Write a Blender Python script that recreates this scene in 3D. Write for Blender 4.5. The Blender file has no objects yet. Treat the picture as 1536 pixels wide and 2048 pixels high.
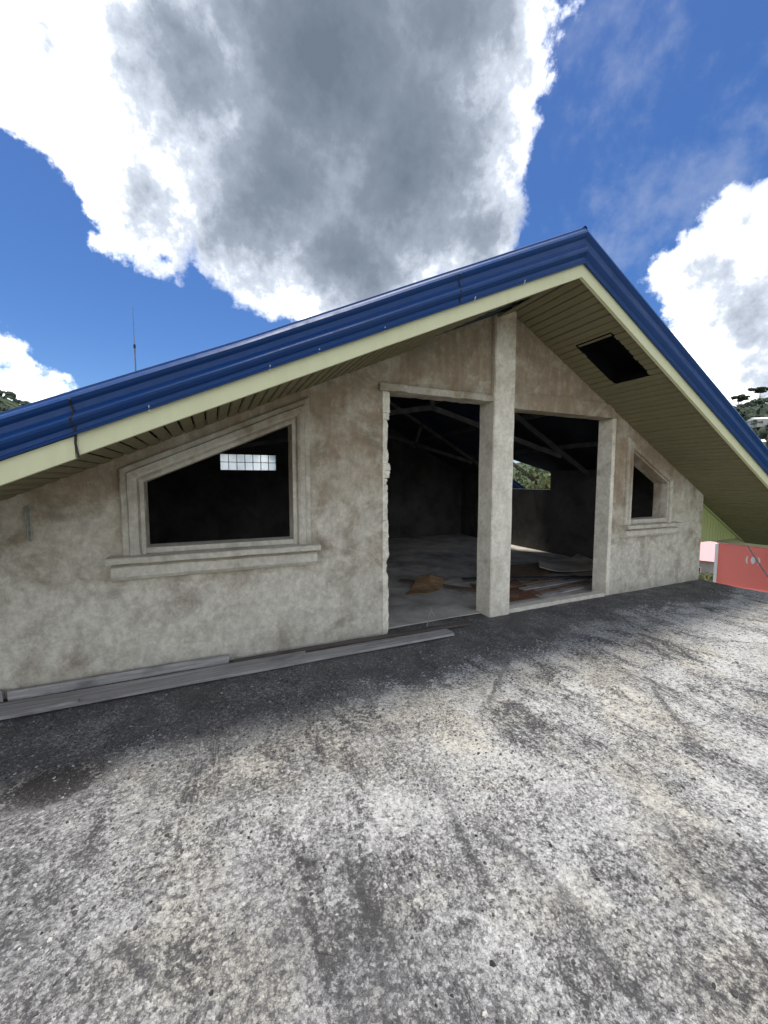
import bpy, bmesh, math, random
from mathutils import Vector, Matrix, noise as mnoise
from mathutils.geometry import tessellate_polygon
random.seed(7)
R = math.radians
scene = bpy.context.scene
COL = scene.collection

# ------------------------------------------------------------------ camera
cam_d = bpy.data.cameras.new('camera'); cam = bpy.data.objects.new('camera', cam_d); COL.objects.link(cam)
cam_d.sensor_fit = 'VERTICAL'; cam_d.sensor_height = 36.0; cam_d.lens = 36.0 * 778.66 / 2048
cam_d.clip_start = 0.05; cam_d.clip_end = 5000
cam.location = (0, -3.198, 1.4)
cam.rotation_euler = (R(90 - 4.47), 0, R(-23.93))
scene.camera = cam

# ------------------------------------------------------------------ exposure / colour
vs = scene.view_settings
vs.view_transform = 'Standard'; vs.look = 'None'; vs.gamma = 1; vs.use_curve_mapping = False
vs.exposure = 1.8
scene.cycles.max_bounces = 8; scene.cycles.diffuse_bounces = 5

# ------------------------------------------------------------------ node helpers
class NT:
    """tiny helper round a node tree"""
    def __init__(s, tree): s.t = tree; s.n = tree.nodes; s.l = tree.links
    def put(s, sock, v):
        if v is None: return
        if isinstance(v, bpy.types.NodeSocket): s.l.new(v, sock)
        else:
            if hasattr(sock, 'default_value'):
                try: sock.default_value = v
                except Exception:
                    sock.default_value = (*v, 1.0) if len(v) == 3 else v[:3]
    def node(s, typ, ins=None, **kw):
        n = s.n.new(typ)
        for k, v in kw.items(): setattr(n, k, v)
        if ins:
            for k, v in ins.items(): s.put(n.inputs[k], v)
        return n
    def math(s, op, a, b=None, c=None, clamp=False):
        n = s.node('ShaderNodeMath', operation=op, use_clamp=clamp)
        s.put(n.inputs[0], a); s.put(n.inputs[1], b)
        if c is not None: s.put(n.inputs[2], c)
        return n.outputs[0]
    def vmath(s, op, a, b=None, scale=None):
        n = s.node('ShaderNodeVectorMath', operation=op)
        s.put(n.inputs[0], a)
        if b is not None: s.put(n.inputs[1], b)
        if scale is not None: s.put(n.inputs['Scale'], scale)
        return n.outputs['Value'] if op in ('DISTANCE', 'DOT_PRODUCT', 'LENGTH') else n.outputs[0]
    def rng(s, v, a, b, c=0.0, d=1.0, smooth=False):
        n = s.node('ShaderNodeMapRange'); n.interpolation_type = 'SMOOTHSTEP' if smooth else 'LINEAR'
        for i, x in enumerate((v, a, b, c, d)): s.put(n.inputs[i], x)
        return n.outputs[0]
    def noise(s, vec, scale, detail=4, rough=0.5, dist=0.0, color=False):
        n = s.node('ShaderNodeTexNoise', {'Vector': vec, 'Scale': scale, 'Detail': detail, 'Roughness': rough, 'Distortion': dist})
        return n.outputs['Color' if color else 'Fac']
    def voro(s, vec, scale, feature='F1', out='Distance'):
        return s.node('ShaderNodeTexVoronoi', {'Vector': vec, 'Scale': scale}, feature=feature).outputs[out]
    def mix(s, f, a, b, blend='MIX'):
        n = s.node('ShaderNodeMix', data_type='RGBA', blend_type=blend)
        s.put(n.inputs[0], f); s.put(n.inputs[6], a); s.put(n.inputs[7], b)
        return n.outputs[2]
    def ramp(s, f, stops):
        n = s.node('ShaderNodeValToRGB', {'Fac': f}); e = n.color_ramp.elements
        while len(e) > 1: e.remove(e[-1])
        for i, (p, c) in enumerate(stops):
            el = e[0] if i == 0 else e.new(p)
            el.position = p; el.color = (*c, 1) if len(c) == 3 else c
        return n.outputs[0]
    def mapping(s, vec, scale=(1, 1, 1), rot=(0, 0, 0), loc=(0, 0, 0)):
        return s.node('ShaderNodeMapping', {'Vector': vec, 'Scale': scale, 'Rotation': rot, 'Location': loc}).outputs[0]
    def sep(s, v): return s.node('ShaderNodeSeparateXYZ', {0: v}).outputs
    def bump(s, h, strength=0.5, dist=0.01, normal=None):
        return s.node('ShaderNodeBump', {'Height': h, 'Strength': strength, 'Distance': dist, 'Normal': normal}).outputs[0]

# ------------------------------------------------------------------ sky and sun
SUN_EL, SUN_AZ = R(84), R(-25)          # azimuth from +Y, clockwise positive
world = bpy.data.worlds.new('World'); scene.world = world; world.use_nodes = True; world.cycles.sampling_method = 'MANUAL'; world.cycles.sample_map_resolution = 512
w = NT(world.node_tree); w.n.clear()
sky = w.node('ShaderNodeTexSky', sky_type='NISHITA'); sky.sun_disc = False
sky.sun_elevation = SUN_EL; sky.sun_rotation = SUN_AZ; sky.altitude = 1400; sky.air_density = 1.0; sky.dust_density = 2.2; sky.ozone_density = 3.0
vec = w.node('ShaderNodeTexCoord').outputs['Generated']
CL_MAIN = [(-0.211,0.746,0.631,0.144),(-0.044,0.749,0.662,0.213),(0.174,0.694,0.699,0.263),(0.374,0.581,0.722,0.172),(0.465,0.619,0.633,0.101),(0.140,0.805,0.576,0.218),(0.351,0.715,0.605,0.226),(-0.098,0.849,0.518,0.114),(-0.065,0.885,0.461,0.059),(0.309,0.823,0.476,0.197),(0.513,0.694,0.505,0.102),(0.151,0.893,0.424,0.070),(-0.196,0.799,0.568,0.070),(0.132,0.564,0.815,0.262),(0.457,0.547,0.702,0.067),(0.513,0.608,0.606,0.063),(-0.259,0.780,0.570,0.069)]
CL_RIGHT = [(0.877,0.387,0.283,0.127),(0.829,0.428,0.360,0.084),(0.823,0.373,0.428,0.058),(0.911,0.370,0.180,0.129),(0.857,0.452,0.249,0.066),(0.785,0.480,0.392,0.036)]
CL_LEFT = [(-0.330,0.915,0.230,0.026),(-0.295,0.931,0.208,0.024),(-0.258,0.945,0.188,0.021),(-0.326,0.931,0.165,0.040),(-0.285,0.945,0.161,0.030),(0.05,0.995,0.07,0.085),(0.25,0.965,0.07,0.085)]  # last two sit unseen behind the house, added to whiten the grid window
CL_WISP = [(0.633,0.464,0.620,0.040),(0.713,0.511,0.480,0.056),(0.766,0.419,0.487,0.063),(0.569,0.439,0.695,0.053),(0.746,0.343,0.571,0.029)]
# unseen broken cloud bank behind the camera, added white to light the shaded facade
CL_REST = [(0.0, -0.72, 0.69, 0.95), (0.92, -0.33, 0.25, 0.62), (-0.92, -0.25, 0.30, 0.62), (-0.75, 0.30, 0.60, 0.30), (0.1, -0.1, 0.99, 0.45)]
wn1 = w.noise(vec, 5.0, 4, 0.6, color=True)
wn2 = w.noise(vec, 17.0, 4, 0.6, color=True)
wn1g = w.sep(wn1)[1]
warp = w.vmath('ADD', w.vmath('SCALE', w.vmath('SUBTRACT', wn1, (0.5, 0.5, 0.5)), scale=0.16),
               w.vmath('SCALE', w.vmath('SUBTRACT', wn2, (0.5, 0.5, 0.5)), scale=0.07))
dirw = w.vmath('ADD', vec, warp)
def sdf(blobs, v, k=0.03):
    acc = None
    for (x, y, z, r) in blobs:
        s_ = w.math('SUBTRACT', r, w.vmath('DISTANCE', v, (x, y, z)))
        acc = s_ if acc is None else w.math('SMOOTH_MAX', acc, s_, k)
    return acc
fine = w.math('SUBTRACT', w.noise(vec, 38.0, 5, 0.65), 0.5)
sd_all = w.math('MAXIMUM', sdf(CL_MAIN + CL_RIGHT + CL_LEFT, dirw), w.math('MINIMUM', sdf(CL_REST, dirw), w.rng(wn1g, 0.38, 0.52, -0.05, 0.05)))
dens = w.math('MULTIPLY_ADD', fine, 0.050, sd_all)
mask = w.rng(dens, -0.010, 0.024, smooth=True)
# thin edges let the light through, thick hearts go grey
inner = w.noise(w.vmath('ADD', vec, w.vmath('SCALE', warp, scale=2.0)), 3.4, 5, 0.55)
depth = w.math('ADD', w.math('MULTIPLY_ADD', w.math('SUBTRACT', inner, 0.5), 0.20, dens), w.math('MULTIPLY', fine, 0.045))
sunward = w.vmath('DOT_PRODUCT', vec, Vector((-0.30, 0.62, 0.72)).normalized())
thick = w.math('SUBTRACT', depth, w.rng(sunward, 0.89, 1.0, 0.0, 0.14))
dz_ = w.sep(vec)
# clouds low down show their lit flanks and stay white; thin lit cloud is far brighter than its grey heart
thick = w.math('SUBTRACT', thick, w.rng(dz_[2], 0.50, 0.15, 0.0, 0.06))
ccol = w.ramp(w.rng(thick, -0.05, 0.235), [(0.0, (1.0, 1.0, 1.0)), (0.16, (0.86, 0.88, 0.92)), (0.28, (0.50, 0.545, 0.62)), (0.46, (0.255, 0.295, 0.36)), (0.68, (0.165, 0.20, 0.25)), (1.0, (0.115, 0.145, 0.185))])
wispd = w.math('ADD', sdf(CL_WISP, w.vmath('ADD', vec, w.vmath('SCALE', warp, scale=1.7))), w.math('MULTIPLY', fine, 0.10))
wmask = w.rng(wispd, -0.045, 0.09, 0.0, 0.36, smooth=True)
CLOUD_GAIN = 4.3
skyc = w.node('ShaderNodeHueSaturation', {'Hue': 0.508, 'Saturation': 1.28, 'Value': 0.43, 'Color': sky.outputs[0]}).outputs[0]
wcol = w.mix(wmask, skyc, (0.42 * CLOUD_GAIN, 0.46 * CLOUD_GAIN, 0.56 * CLOUD_GAIN, 1))
cscaled = w.vmath('SCALE', ccol, scale=w.math('MULTIPLY', w.rng(thick, -0.06, 0.03, 2.5, 1.0, smooth=True), CLOUD_GAIN))
final = w.mix(mask, wcol, cscaled)
bg = w.node('ShaderNodeBackground', {'Color': final, 'Strength': 0.10})
wo = w.node('ShaderNodeOutputWorld'); w.l.new(bg.outputs[0], wo.inputs[0])

sun_d = bpy.data.lights.new('sun', 'SUN'); sun = bpy.data.objects.new('sun', sun_d); COL.objects.link(sun)
sun_d.energy = 1.4; sun_d.angle = R(12); sun_d.color = (1.0, 0.955, 0.885)
sd_ = Vector((math.sin(SUN_AZ) * math.cos(SUN_EL), math.cos(SUN_AZ) * math.cos(SUN_EL), math.sin(SUN_EL)))
sun.rotation_euler = (-sd_).to_track_quat('-Z', 'Y').to_euler()
sun.location = (0, 0, 30)

# ------------------------------------------------------------------ materials
def new_mat(name):
    m = bpy.data.materials.new(name); m.use_nodes = True
    t = NT(m.node_tree); b = t.n['Principled BSDF']
    return m, t, b
def obco(t): return t.node('ShaderNodeTexCoord').outputs['Object']
def geo(t): return t.node('ShaderNodeNewGeometry').outputs['Position']
def objrand(t): return t.node('ShaderNodeObjectInfo').outputs['Random']

def m_plaster(name, tint=1.0, warm=0.5, streaks=True, mott=1.0):
    m, t, b = new_mat(name); p = geo(t); z = t.sep(p)[2]
    big = t.noise(p, 0.9, 5, 0.62, 0.6); mid = t.noise(p, 3.2, 6, 0.65, 0.4); fin = t.noise(p, 24, 6, 0.7)
    f = t.math('ADD', t.math('MULTIPLY_ADD', t.math('SUBTRACT', big, 0.5), 3.3, warm), t.math('MULTIPLY', t.math('SUBTRACT', mid, 0.5), 1.9))
    # render's own grey-to-brown tone, steepened to put the eave's shade into the colour
    f = t.math('ADD', f, t.rng(z, 0.3, 2.0, -0.85, 0.50), clamp=True)
    grey = (0.60 * tint, 0.565 * tint, 0.47 * tint); brown = (0.29 * tint, 0.212 * tint, 0.132 * tint)
    c = t.mix(f, (*grey, 1), (*brown, 1))
    trow = t.mapping(p, (7, 7, 0.7)); trowel = t.noise(trow, 1.6, 4, 0.6, 0.8)
    c = t.mix(t.rng(trowel, 0.40, 0.72, 0, 0.35 if streaks else 0.1), c, (0.52 * tint, 0.49 * tint, 0.41 * tint, 1))
    c = t.mix(t.rng(mid, 0.50, 0.70, 0, 0.66 * mott), c, (0.175 * tint, 0.145 * tint, 0.100 * tint, 1))
    tm = t.noise(t.mapping(p, (1, 1, 0.75), loc=(8.2, 1.1, 4.4)), 11.0, 8, 0.80, 0.15)
    c = t.mix(t.rng(tm, 0.34, 0.56, 0.50 * mott, 0.0), c, (0.16 * tint, 0.14 * tint, 0.105 * tint, 1))
    c = t.mix(t.rng(tm, 0.53, 0.72, 0.0, 0.42 * mott), c, (0.60 * tint, 0.575 * tint, 0.50 * tint, 1))
    blot = t.noise(t.mapping(p, (1, 1, 1), loc=(3.1, 7.7, 1.9)), 1.7, 6, 0.7, 1.2)
    c = t.mix(t.rng(blot, 0.53, 0.64, 0, 0.55), c, (0.50 * tint, 0.475 * tint, 0.39 * tint, 1))
    c = t.mix(t.rng(fin, 0.40, 0.70, 0.0, 0.34), c, (0.17 * tint, 0.155 * tint, 0.125 * tint, 1), 'MIX')
    crk = t.math('ABSOLUTE', t.math('SUBTRACT', t.noise(t.mapping(p, (1, 1, 0.6), loc=(2.2, 0, 6.1)), 1.3, 5, 0.7, 0.6), 0.5))
    c = t.mix(t.math('MULTIPLY', t.rng(crk, 0.0, 0.003, 0.38 * mott, 0), t.rng(big, 0.50, 0.58)), c, (0.10, 0.085, 0.065, 1))
    spl = t.rng(t.math('ADD', z, t.math('MULTIPLY', t.math('SUBTRACT', mid, 0.5), 0.5)), 0.0, 0.16, 0.35, 0.0)
    c = t.mix(spl, c, (0.20 * tint, 0.195 * tint, 0.165 * tint, 1))
    pit = t.rng(t.voro(p, 60), 0.0, 0.16, 1, 0)
    c = t.mix(t.math('MULTIPLY', pit, t.rng(mid, 0.45, 0.6)), c, (0.12, 0.11, 0.09, 1))
    t.put(b.inputs['Base Color'], c); t.put(b.inputs['Roughness'], 0.92); b.inputs['Specular IOR Level'].default_value = 0.2
    h = t.math('ADD', t.math('MULTIPLY', fin, 0.5), t.math('ADD', t.math('MULTIPLY', mid, 0.8), t.math('MULTIPLY', tm, 0.9)))
    t.put(b.inputs['Normal'], t.bump(h, 0.7, 0.014))
    return m

def m_deck():
    m, t, b = new_mat('weathered_deck_screed'); p = geo(t); x, y, z = t.sep(p)
    big = t.noise(p, 0.85, 4, 0.6, 0.6); med = t.noise(p, 4.2, 6, 0.70, 0.5); fine_ = t.noise(p, 42, 4, 0.85)
    pw = t.vmath('ADD', p, t.vmath('SCALE', t.noise(p, 60, 2, 0.6, color=True), scale=0.022))
    vn = t.node('ShaderNodeTexVoronoi', {'Vector': pw, 'Scale': 105.0}); gr = t.sep(vn.outputs['Color'])[0]; grd = vn.outputs['Distance']
    st = t.noise(t.mapping(p, (3.6, 0.85, 1), rot=(0, 0, R(6))), 1.5, 5, 0.68, 0.9)
    # pale screed with a faint buff lichen tint in places
    tint = t.noise(t.mapping(p, (1, 1, 1), loc=(5.3, 2.2, 0)), 1.6, 3, 0.65)
    c = t.mix(t.rng(tint, 0.44, 0.66, smooth=True), (0.60, 0.60, 0.588, 1), (0.595, 0.57, 0.505, 1))
    def w_(v, k): return t.math('MULTIPLY', t.math('SUBTRACT', v, 0.5), k)
    d = t.math('ADD', w_(big, 2.7), w_(med, 1.2)); d = t.math('ADD', d, w_(st, 1.0)); d = t.math('ADD', d, w_(fine_, 2.6)); d = t.math('ADD', d, w_(gr, 0.75)); d = t.math('ADD', d, t.rng(t.math('ADD', t.math('MULTIPLY', y, 0.55), x), -1.4, 1.5, 0.55, -0.38))
    f = t.rng(d, -0.72, 0.85, 0.0, 0.92)
    c = t.mix(f, c, (0.085, 0.085, 0.090, 1))
    # soot settles between the grains and wears off their tops
    settle = t.rng(t.math('ADD', grd, w_(fine_, 0.9)), 0.12, 0.62, 0.35, 1.0)
    # sooty smears dragged across the slab
    sm = t.noise(t.mapping(p, (1.7, 0.75, 1), rot=(0, 0, R(16))), 2.1, 7, 0.70, 1.1)
    c = t.mix(t.math('MULTIPLY', settle, t.rng(t.math('ADD', sm, t.math('ADD', w_(fine_, 0.55), w_(big, 0.32))), 0.52, 0.65, 0, 0.97)), c, (0.040, 0.040, 0.043, 1))
    # drag marks left across the slab
    def mark(cx, cy, ln, wd, ang):
        q = t.sep(t.mapping(t.vmath('SUBTRACT', p, (cx, cy, 0)), rot=(0, 0, R(ang))))
        e = t.math('MAXIMUM', t.math('DIVIDE', t.math('ABSOLUTE', t.math('ADD', q[0], w_(med, 0.12))), wd), t.math('DIVIDE', t.math('ABSOLUTE', q[1]), ln))
        return t.rng(t.math('ADD', e, t.math('ADD', w_(fine_, 2.6), w_(med, -3.2))), 0.25, 1.15, 0.85, 0.0)
    for mk in ((0.86, -2.10, 0.34, 0.022, 8), (1.03, -2.22, 0.24, 0.020, -14), (1.62, -2.38, 0.16, 0.018, 26), (1.02, -2.62, 0.26, 0.02, 2), (0.44, -2.05, 0.20, 0.014, -10), (1.75, -1.15, 0.30, 0.02, 52), (2.6, -1.75, 0.40, 0.02, 40), (-0.25, -1.95, 0.16, 0.016, -38)):
        c = t.mix(t.math('MULTIPLY', mark(*mk), settle), c, (0.045, 0.045, 0.048, 1))
    # dark pits between the exposed grains
    c = t.mix(t.math('MULTIPLY', t.rng(grd, 0.36, 0.70, smooth=True), t.rng(t.math('ADD', fine_, w_(med, 0.7)), 0.40, 0.60, 0.0, 0.9)), c, (0.075, 0.073, 0.072, 1))
    # black specks and blotches of moss
    sp = t.noise(t.mapping(p, (1, 1, 1), loc=(1.7, 9.1, 0)), 11, 5, 0.72, 0.9)
    c = t.mix(t.rng(t.math('ADD', sp, w_(big, 0.25)), 0.645, 0.72, 0, 0.85, smooth=True), c, (0.030, 0.030, 0.033, 1))
    # hairline cracks and drain marks that run down the fall of the deck
    ck = t.math('ABSOLUTE', t.math('SUBTRACT', t.noise(t.mapping(p, (2.6, 0.55, 1), rot=(0, 0, R(-9))), 1.15, 4, 0.72, 0.5), 0.5))
    ckm = t.math('MULTIPLY', t.rng(ck, 0.0, 0.014, 1, 0), t.rng(t.math('ADD', med, w_(big, 0.8)), 0.47, 0.60, 0, 0.75))
    c = t.mix(ckm, c, (0.035, 0.035, 0.037, 1))
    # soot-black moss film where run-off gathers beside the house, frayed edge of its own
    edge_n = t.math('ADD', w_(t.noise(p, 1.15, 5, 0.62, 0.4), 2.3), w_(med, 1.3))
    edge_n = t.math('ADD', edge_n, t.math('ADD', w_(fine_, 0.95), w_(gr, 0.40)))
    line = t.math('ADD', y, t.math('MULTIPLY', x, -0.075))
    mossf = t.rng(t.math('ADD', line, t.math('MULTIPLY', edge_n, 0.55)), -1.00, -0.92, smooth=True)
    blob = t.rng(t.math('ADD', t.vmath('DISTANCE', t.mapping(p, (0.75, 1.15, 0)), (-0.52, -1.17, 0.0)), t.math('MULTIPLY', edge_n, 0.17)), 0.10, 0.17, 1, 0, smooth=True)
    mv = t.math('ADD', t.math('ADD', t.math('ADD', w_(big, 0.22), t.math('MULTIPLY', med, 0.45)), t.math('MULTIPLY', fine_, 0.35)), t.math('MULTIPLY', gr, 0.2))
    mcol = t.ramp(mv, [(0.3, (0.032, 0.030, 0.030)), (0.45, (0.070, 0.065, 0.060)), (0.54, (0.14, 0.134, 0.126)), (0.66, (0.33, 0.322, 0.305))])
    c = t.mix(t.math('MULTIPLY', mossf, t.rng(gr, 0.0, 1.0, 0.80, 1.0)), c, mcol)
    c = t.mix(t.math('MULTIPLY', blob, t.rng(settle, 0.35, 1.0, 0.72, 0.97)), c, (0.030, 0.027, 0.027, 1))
    t.put(b.inputs['Base Color'], c)
    b.inputs['Roughness'].default_value = 0.9; b.inputs['Specular IOR Level'].default_value = 0.25
    h = t.math('ADD', t.math('MULTIPLY', grd, -1.0), t.math('ADD', t.math('MULTIPLY', fine_, 1.3), t.math('MULTIPLY', med, 1.2)))
    t.put(b.inputs['Normal'], t.bump(h, 0.9, 0.010))
    return m

def m_simple(name, col, rough=0.6, var=0.12, scale=6, bump=0.2, bscale=40, metallic=0.0, spec=0.4, bd=0.004):
    m, t, b = new_mat(name); p = geo(t)
    n = t.noise(p, scale, 6, 0.65, 0.3)
    dark = tuple(c * (1 - 2.2 * var) for c in col); light = tuple(min(1, c * (1 + 1.2 * var)) for c in col)
    c = t.mix(t.rng(n, 0.3, 0.7), (*dark, 1), (*light, 1))
    t.put(b.inputs['Base Color'], c); t.put(b.inputs['Roughness'], t.rng(n, 0.3, 0.7, max(0, rough - 0.07), min(1, rough + 0.07)))
    b.inputs['Metallic'].default_value = metallic; b.inputs['Specular IOR Level'].default_value = spec
    if bump: t.put(b.inputs['Normal'], t.bump(t.noise(p, bscale, 5, 0.65), bump, bd))
    return m

def m_wood(name, light, dark, axis=(0.6, 14, 14)):
    m, t, b = new_mat(name); o = obco(t); r = objrand(t)
    v = t.vmath('ADD', t.mapping(o, axis), t.vmath('SCALE', (7.1, 3.3, 5.7), scale=r))
    g = t.noise(v, 3.0, 6, 0.65, 0.8); k = t.noise(t.mapping(o, (1.3, 3, 3)), 3.0, 5, 0.6)
    c = t.mix(t.rng(g, 0.32, 0.68), (*dark, 1), (*light, 1))
    c = t.mix(t.rng(k, 0.52, 0.72, 0, 0.55), c, tuple(x * 0.35 for x in dark) + (1,))
    c = t.mix(t.rng(r, 0, 1, 0, 0.25), c, tuple(x * 0.8 for x in dark) + (1,))
    t.put(b.inputs['Base Color'], c); t.put(b.inputs['Roughness'], 0.85); b.inputs['Specular IOR Level'].default_value = 0.25
    t.put(b.inputs['Normal'], t.bump(g, 0.5, 0.004))
    return m

def m_paint(name, col, rough, dirt=0.3, dcol=(0.05, 0.05, 0.045), spec=0.5, vertical=True):
    m, t, b = new_mat(name); p = geo(t)
    n = t.noise(p, 2.6, 6, 0.65, 0.5); s_ = t.noise(t.mapping(p, (16, 16, 1.5)), 1.2, 5, 0.65); f = t.noise(p, 55, 4, 0.7)
    d = t.math('ADD', t.math('MULTIPLY', n, 0.55), t.math('MULTIPLY', s_, 0.45))
    c = t.mix(t.rng(d, 0.46, 0.74, 0, dirt), (*col, 1), (*dcol, 1))
    c = t.mix(t.rng(f, 0.6, 0.8, 0, dirt * 0.5), c, tuple(min(1, x * 1.3 + 0.02) for x in col) + (1,))
    t.put(b.inputs['Base Color'], c); t.put(b.inputs['Roughness'], t.rng(d, 0.4, 0.7, rough, min(1, rough + 0.3)))
    b.inputs['Specular IOR Level'].default_value = spec
    t.put(b.inputs['Normal'], t.bump(t.noise(p, 6, 3, 0.55), 0.14, 0.02))
    return m

M = {}
M['plaster'] = m_plaster('bare_cement_plaster', 1.28, 0.68)
M['column'] = m_plaster('column_concrete', 1.65, -0.25, mott=0.55)
M['trim'] = m_plaster('moulded_cement_trim', 1.18, 0.28, mott=0.6)
M['broken'] = m_plaster('broken_block_concrete', 1.7, -0.6, mott=0.6)
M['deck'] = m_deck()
M['floor'] = m_simple('dusty_floor_slab', (0.50, 0.47, 0.41), 0.9, 0.25, 2.2, 0.4, 30, spec=0.2)
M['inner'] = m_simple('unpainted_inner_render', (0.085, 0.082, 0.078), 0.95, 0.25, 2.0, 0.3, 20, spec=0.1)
M['blue'] = m_paint('blue_prepainted_steel', (0.006, 0.047, 0.18), 0.36, 0.42, (0.030, 0.046, 0.085), 0.35)
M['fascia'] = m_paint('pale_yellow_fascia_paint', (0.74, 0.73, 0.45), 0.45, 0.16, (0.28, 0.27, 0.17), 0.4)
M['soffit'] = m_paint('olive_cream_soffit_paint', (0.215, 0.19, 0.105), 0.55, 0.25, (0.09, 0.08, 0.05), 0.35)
M['panel'] = m_paint('pale_green_cladding_paint', (0.42, 0.47, 0.20), 0.5, 0.15, (0.2, 0.2, 0.1), 0.35)
M['steel'] = m_simple('dull_primer_steel', (0.12, 0.12, 0.12), 0.6, 0.25, 5, 0.15, 30, spec=0.3)
M['under'] = m_simple('roof_underside_foil', (0.06, 0.075, 0.09), 0.6, 0.25, 3, 0.1, 20, spec=0.3)
M['wood_grey'] = m_wood('weathered_grey_timber', (0.50, 0.48, 0.455), (0.20, 0.19, 0.18))
M['wood_brown'] = m_wood('brown_timber', (0.30, 0.21, 0.145), (0.13, 0.085, 0.055))
M['wood_dark'] = m_wood('damp_dark_timber', (0.17, 0.14, 0.12), (0.07, 0.06, 0.05))
M['wood_red'] = m_wood('red_brown_plywood', (0.27, 0.135, 0.085), (0.14, 0.065, 0.04), (0.8, 6, 6))
M['card'] = m_simple('brown_cardboard', (0.34, 0.215, 0.115), 0.9, 0.2, 7, 0.2, 40, spec=0.15)
M['cord'] = m_simple('greyed_cord', (0.34, 0.36, 0.32), 0.8, 0.2, 30, 0)
M['rust'] = m_simple('galvanised_mast', (0.22, 0.22, 0.23), 0.5, 0.2, 8, 0, metallic=0.3)
M['dark'] = m_simple('vent_dark_frame', (0.03, 0.03, 0.034), 0.7, 0.2, 8, 0)
M['black'] = m_simple('hatch_shade_black', (0.006, 0.006, 0.008), 0.9, 0.1, 8, 0, spec=0.05)  # black standing for the shade inside the soffit hatch
M['glint_pin'] = m_simple('glint_white', (0.7, 0.7, 0.68), 0.4, 0.05, 8, 0)  # white for the glints painted along the fascia
M['grit'] = m_simple('loose_dark_grit', (0.085, 0.083, 0.08), 0.95, 0.45, 30, 0, spec=0.2)
M['chip'] = m_simple('pale_cement_chips', (0.42, 0.41, 0.385), 0.95, 0.25, 30, 0, spec=0.2)
M['red'] = m_paint('sun_faded_red_paint', (0.90, 0.235, 0.195), 0.7, 0.2, (0.75, 0.25, 0.21), 0.3)
M['pink'] = m_paint('faded_pink_roof_sheet', (0.66, 0.36, 0.36), 0.6, 0.2, (0.5, 0.3, 0.3), 0.3)
M['white'] = m_paint('white_wash', (0.78, 0.77, 0.74), 0.7, 0.2, (0.4, 0.38, 0.35), 0.3)
M['palewall'] = m_simple('pale_house_render', (0.58, 0.56, 0.53), 0.9, 0.12, 1.5, 0.1, 10)
M['glassdark'] = m_simple('dark_window_glass', (0.03, 0.035, 0.04), 0.15, 0.1, 2, 0)

def m_leaf(name, col):
    m, t, b = new_mat(name); p = geo(t)
    n = t.noise(p, 1.3, 4, 0.6)
    c = t.mix(t.rng(n, 0.3, 0.7), tuple(x * 0.55 for x in col) + (1,), tuple(x * 1.35 for x in col) + (1,))
    t.put(b.inputs['Base Color'], c); b.inputs['Roughness'].default_value = 0.7; b.inputs['Specular IOR Level'].default_value = 0.25
    tr = t.node('ShaderNodeBsdfTranslucent', {'Color': c}); mx = t.node('ShaderNodeMixShader', {0: 0.35, 1: b.outputs[0], 2: tr.outputs[0]})
    t.l.new(mx.outputs[0], t.n['Material Output'].inputs[0])
    return m
M['leaf'] = m_leaf('sunlit_leaves', (0.20, 0.225, 0.10))
M['pine'] = m_leaf('pine_needles', (0.055, 0.08, 0.045))
M['forest'] = m_leaf('hazed_hillside_wood', (0.085, 0.11, 0.075))  # lightened to put the distance haze into the leaf colour
M['bark'] = m_simple('tree_bark', (0.12, 0.10, 0.08), 0.95, 0.3, 10, 0.3, 20)
def m_hill():
    m, t, b = new_mat('hill_scrub'); p = geo(t)
    a = t.noise(p, 0.02, 8, 0.7); f = t.noise(p, 0.25, 6, 0.7)
    c = t.ramp(t.math('ADD', t.math('MULTIPLY', a, 0.6), t.math('MULTIPLY', f, 0.4)), [(0.35, (0.035, 0.05, 0.03)), (0.5, (0.065, 0.09, 0.05)), (0.65, (0.12, 0.14, 0.075))])
    t.put(b.inputs['Base Color'], c); b.inputs['Roughness'].default_value = 0.95; b.inputs['Specular IOR Level'].default_value = 0.1
    t.put(b.inputs['Normal'], t.bump(f, 1.0, 2.0))
    return m
M['hill'] = m_hill()
def m_pane():
    m, t, b = new_mat('frosted_pane')
    tl = t.node('ShaderNodeBsdfTranslucent', {'Color': (0.95, 0.97, 0.97, 1)}); tp = t.node('ShaderNodeBsdfTransparent', {'Color': (0.95, 0.97, 0.97, 1)})
    mx = t.node('ShaderNodeMixShader', {0: 0.45, 1: tl.outputs[0], 2: tp.outputs[0]})
    t.l.new(mx.outputs[0], t.n['Material Output'].inputs[0])
    return m
M['pane'] = m_pane()

# ------------------------------------------------------------------ object helpers
def empty(name, loc=(0, 0, 0)):
    o = bpy.data.objects.new(name, None); COL.objects.link(o); o.location = loc; o.empty_display_size = 0.2
    return o
def tag(o, label=None, cat=None, group=None, kind=None):
    for k, v in (('label', label), ('category', cat), ('group', group), ('kind', kind)):
        if v: o[k] = v
    return o
def obj(name, bm, mat, parent=None, smooth=False, loc=None):
    me = bpy.data.meshes.new(name)
    if isinstance(bm, tuple): me.from_pydata(bm[0], [], bm[1])
    else:
        bmesh.ops.recalc_face_normals(bm, faces=bm.faces[:]); bm.to_mesh(me); bm.free()
    if isinstance(mat, (list, tuple)):
        for k in mat: me.materials.append(M[k])
    else: me.materials.append(M[mat])
    if smooth:
        for f in me.polygons: f.use_smooth = True
    o = bpy.data.objects.new(name, me); COL.objects.link(o)
    if parent is not None: o.parent = parent
    if loc is not None: o.location = loc
    return o
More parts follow.
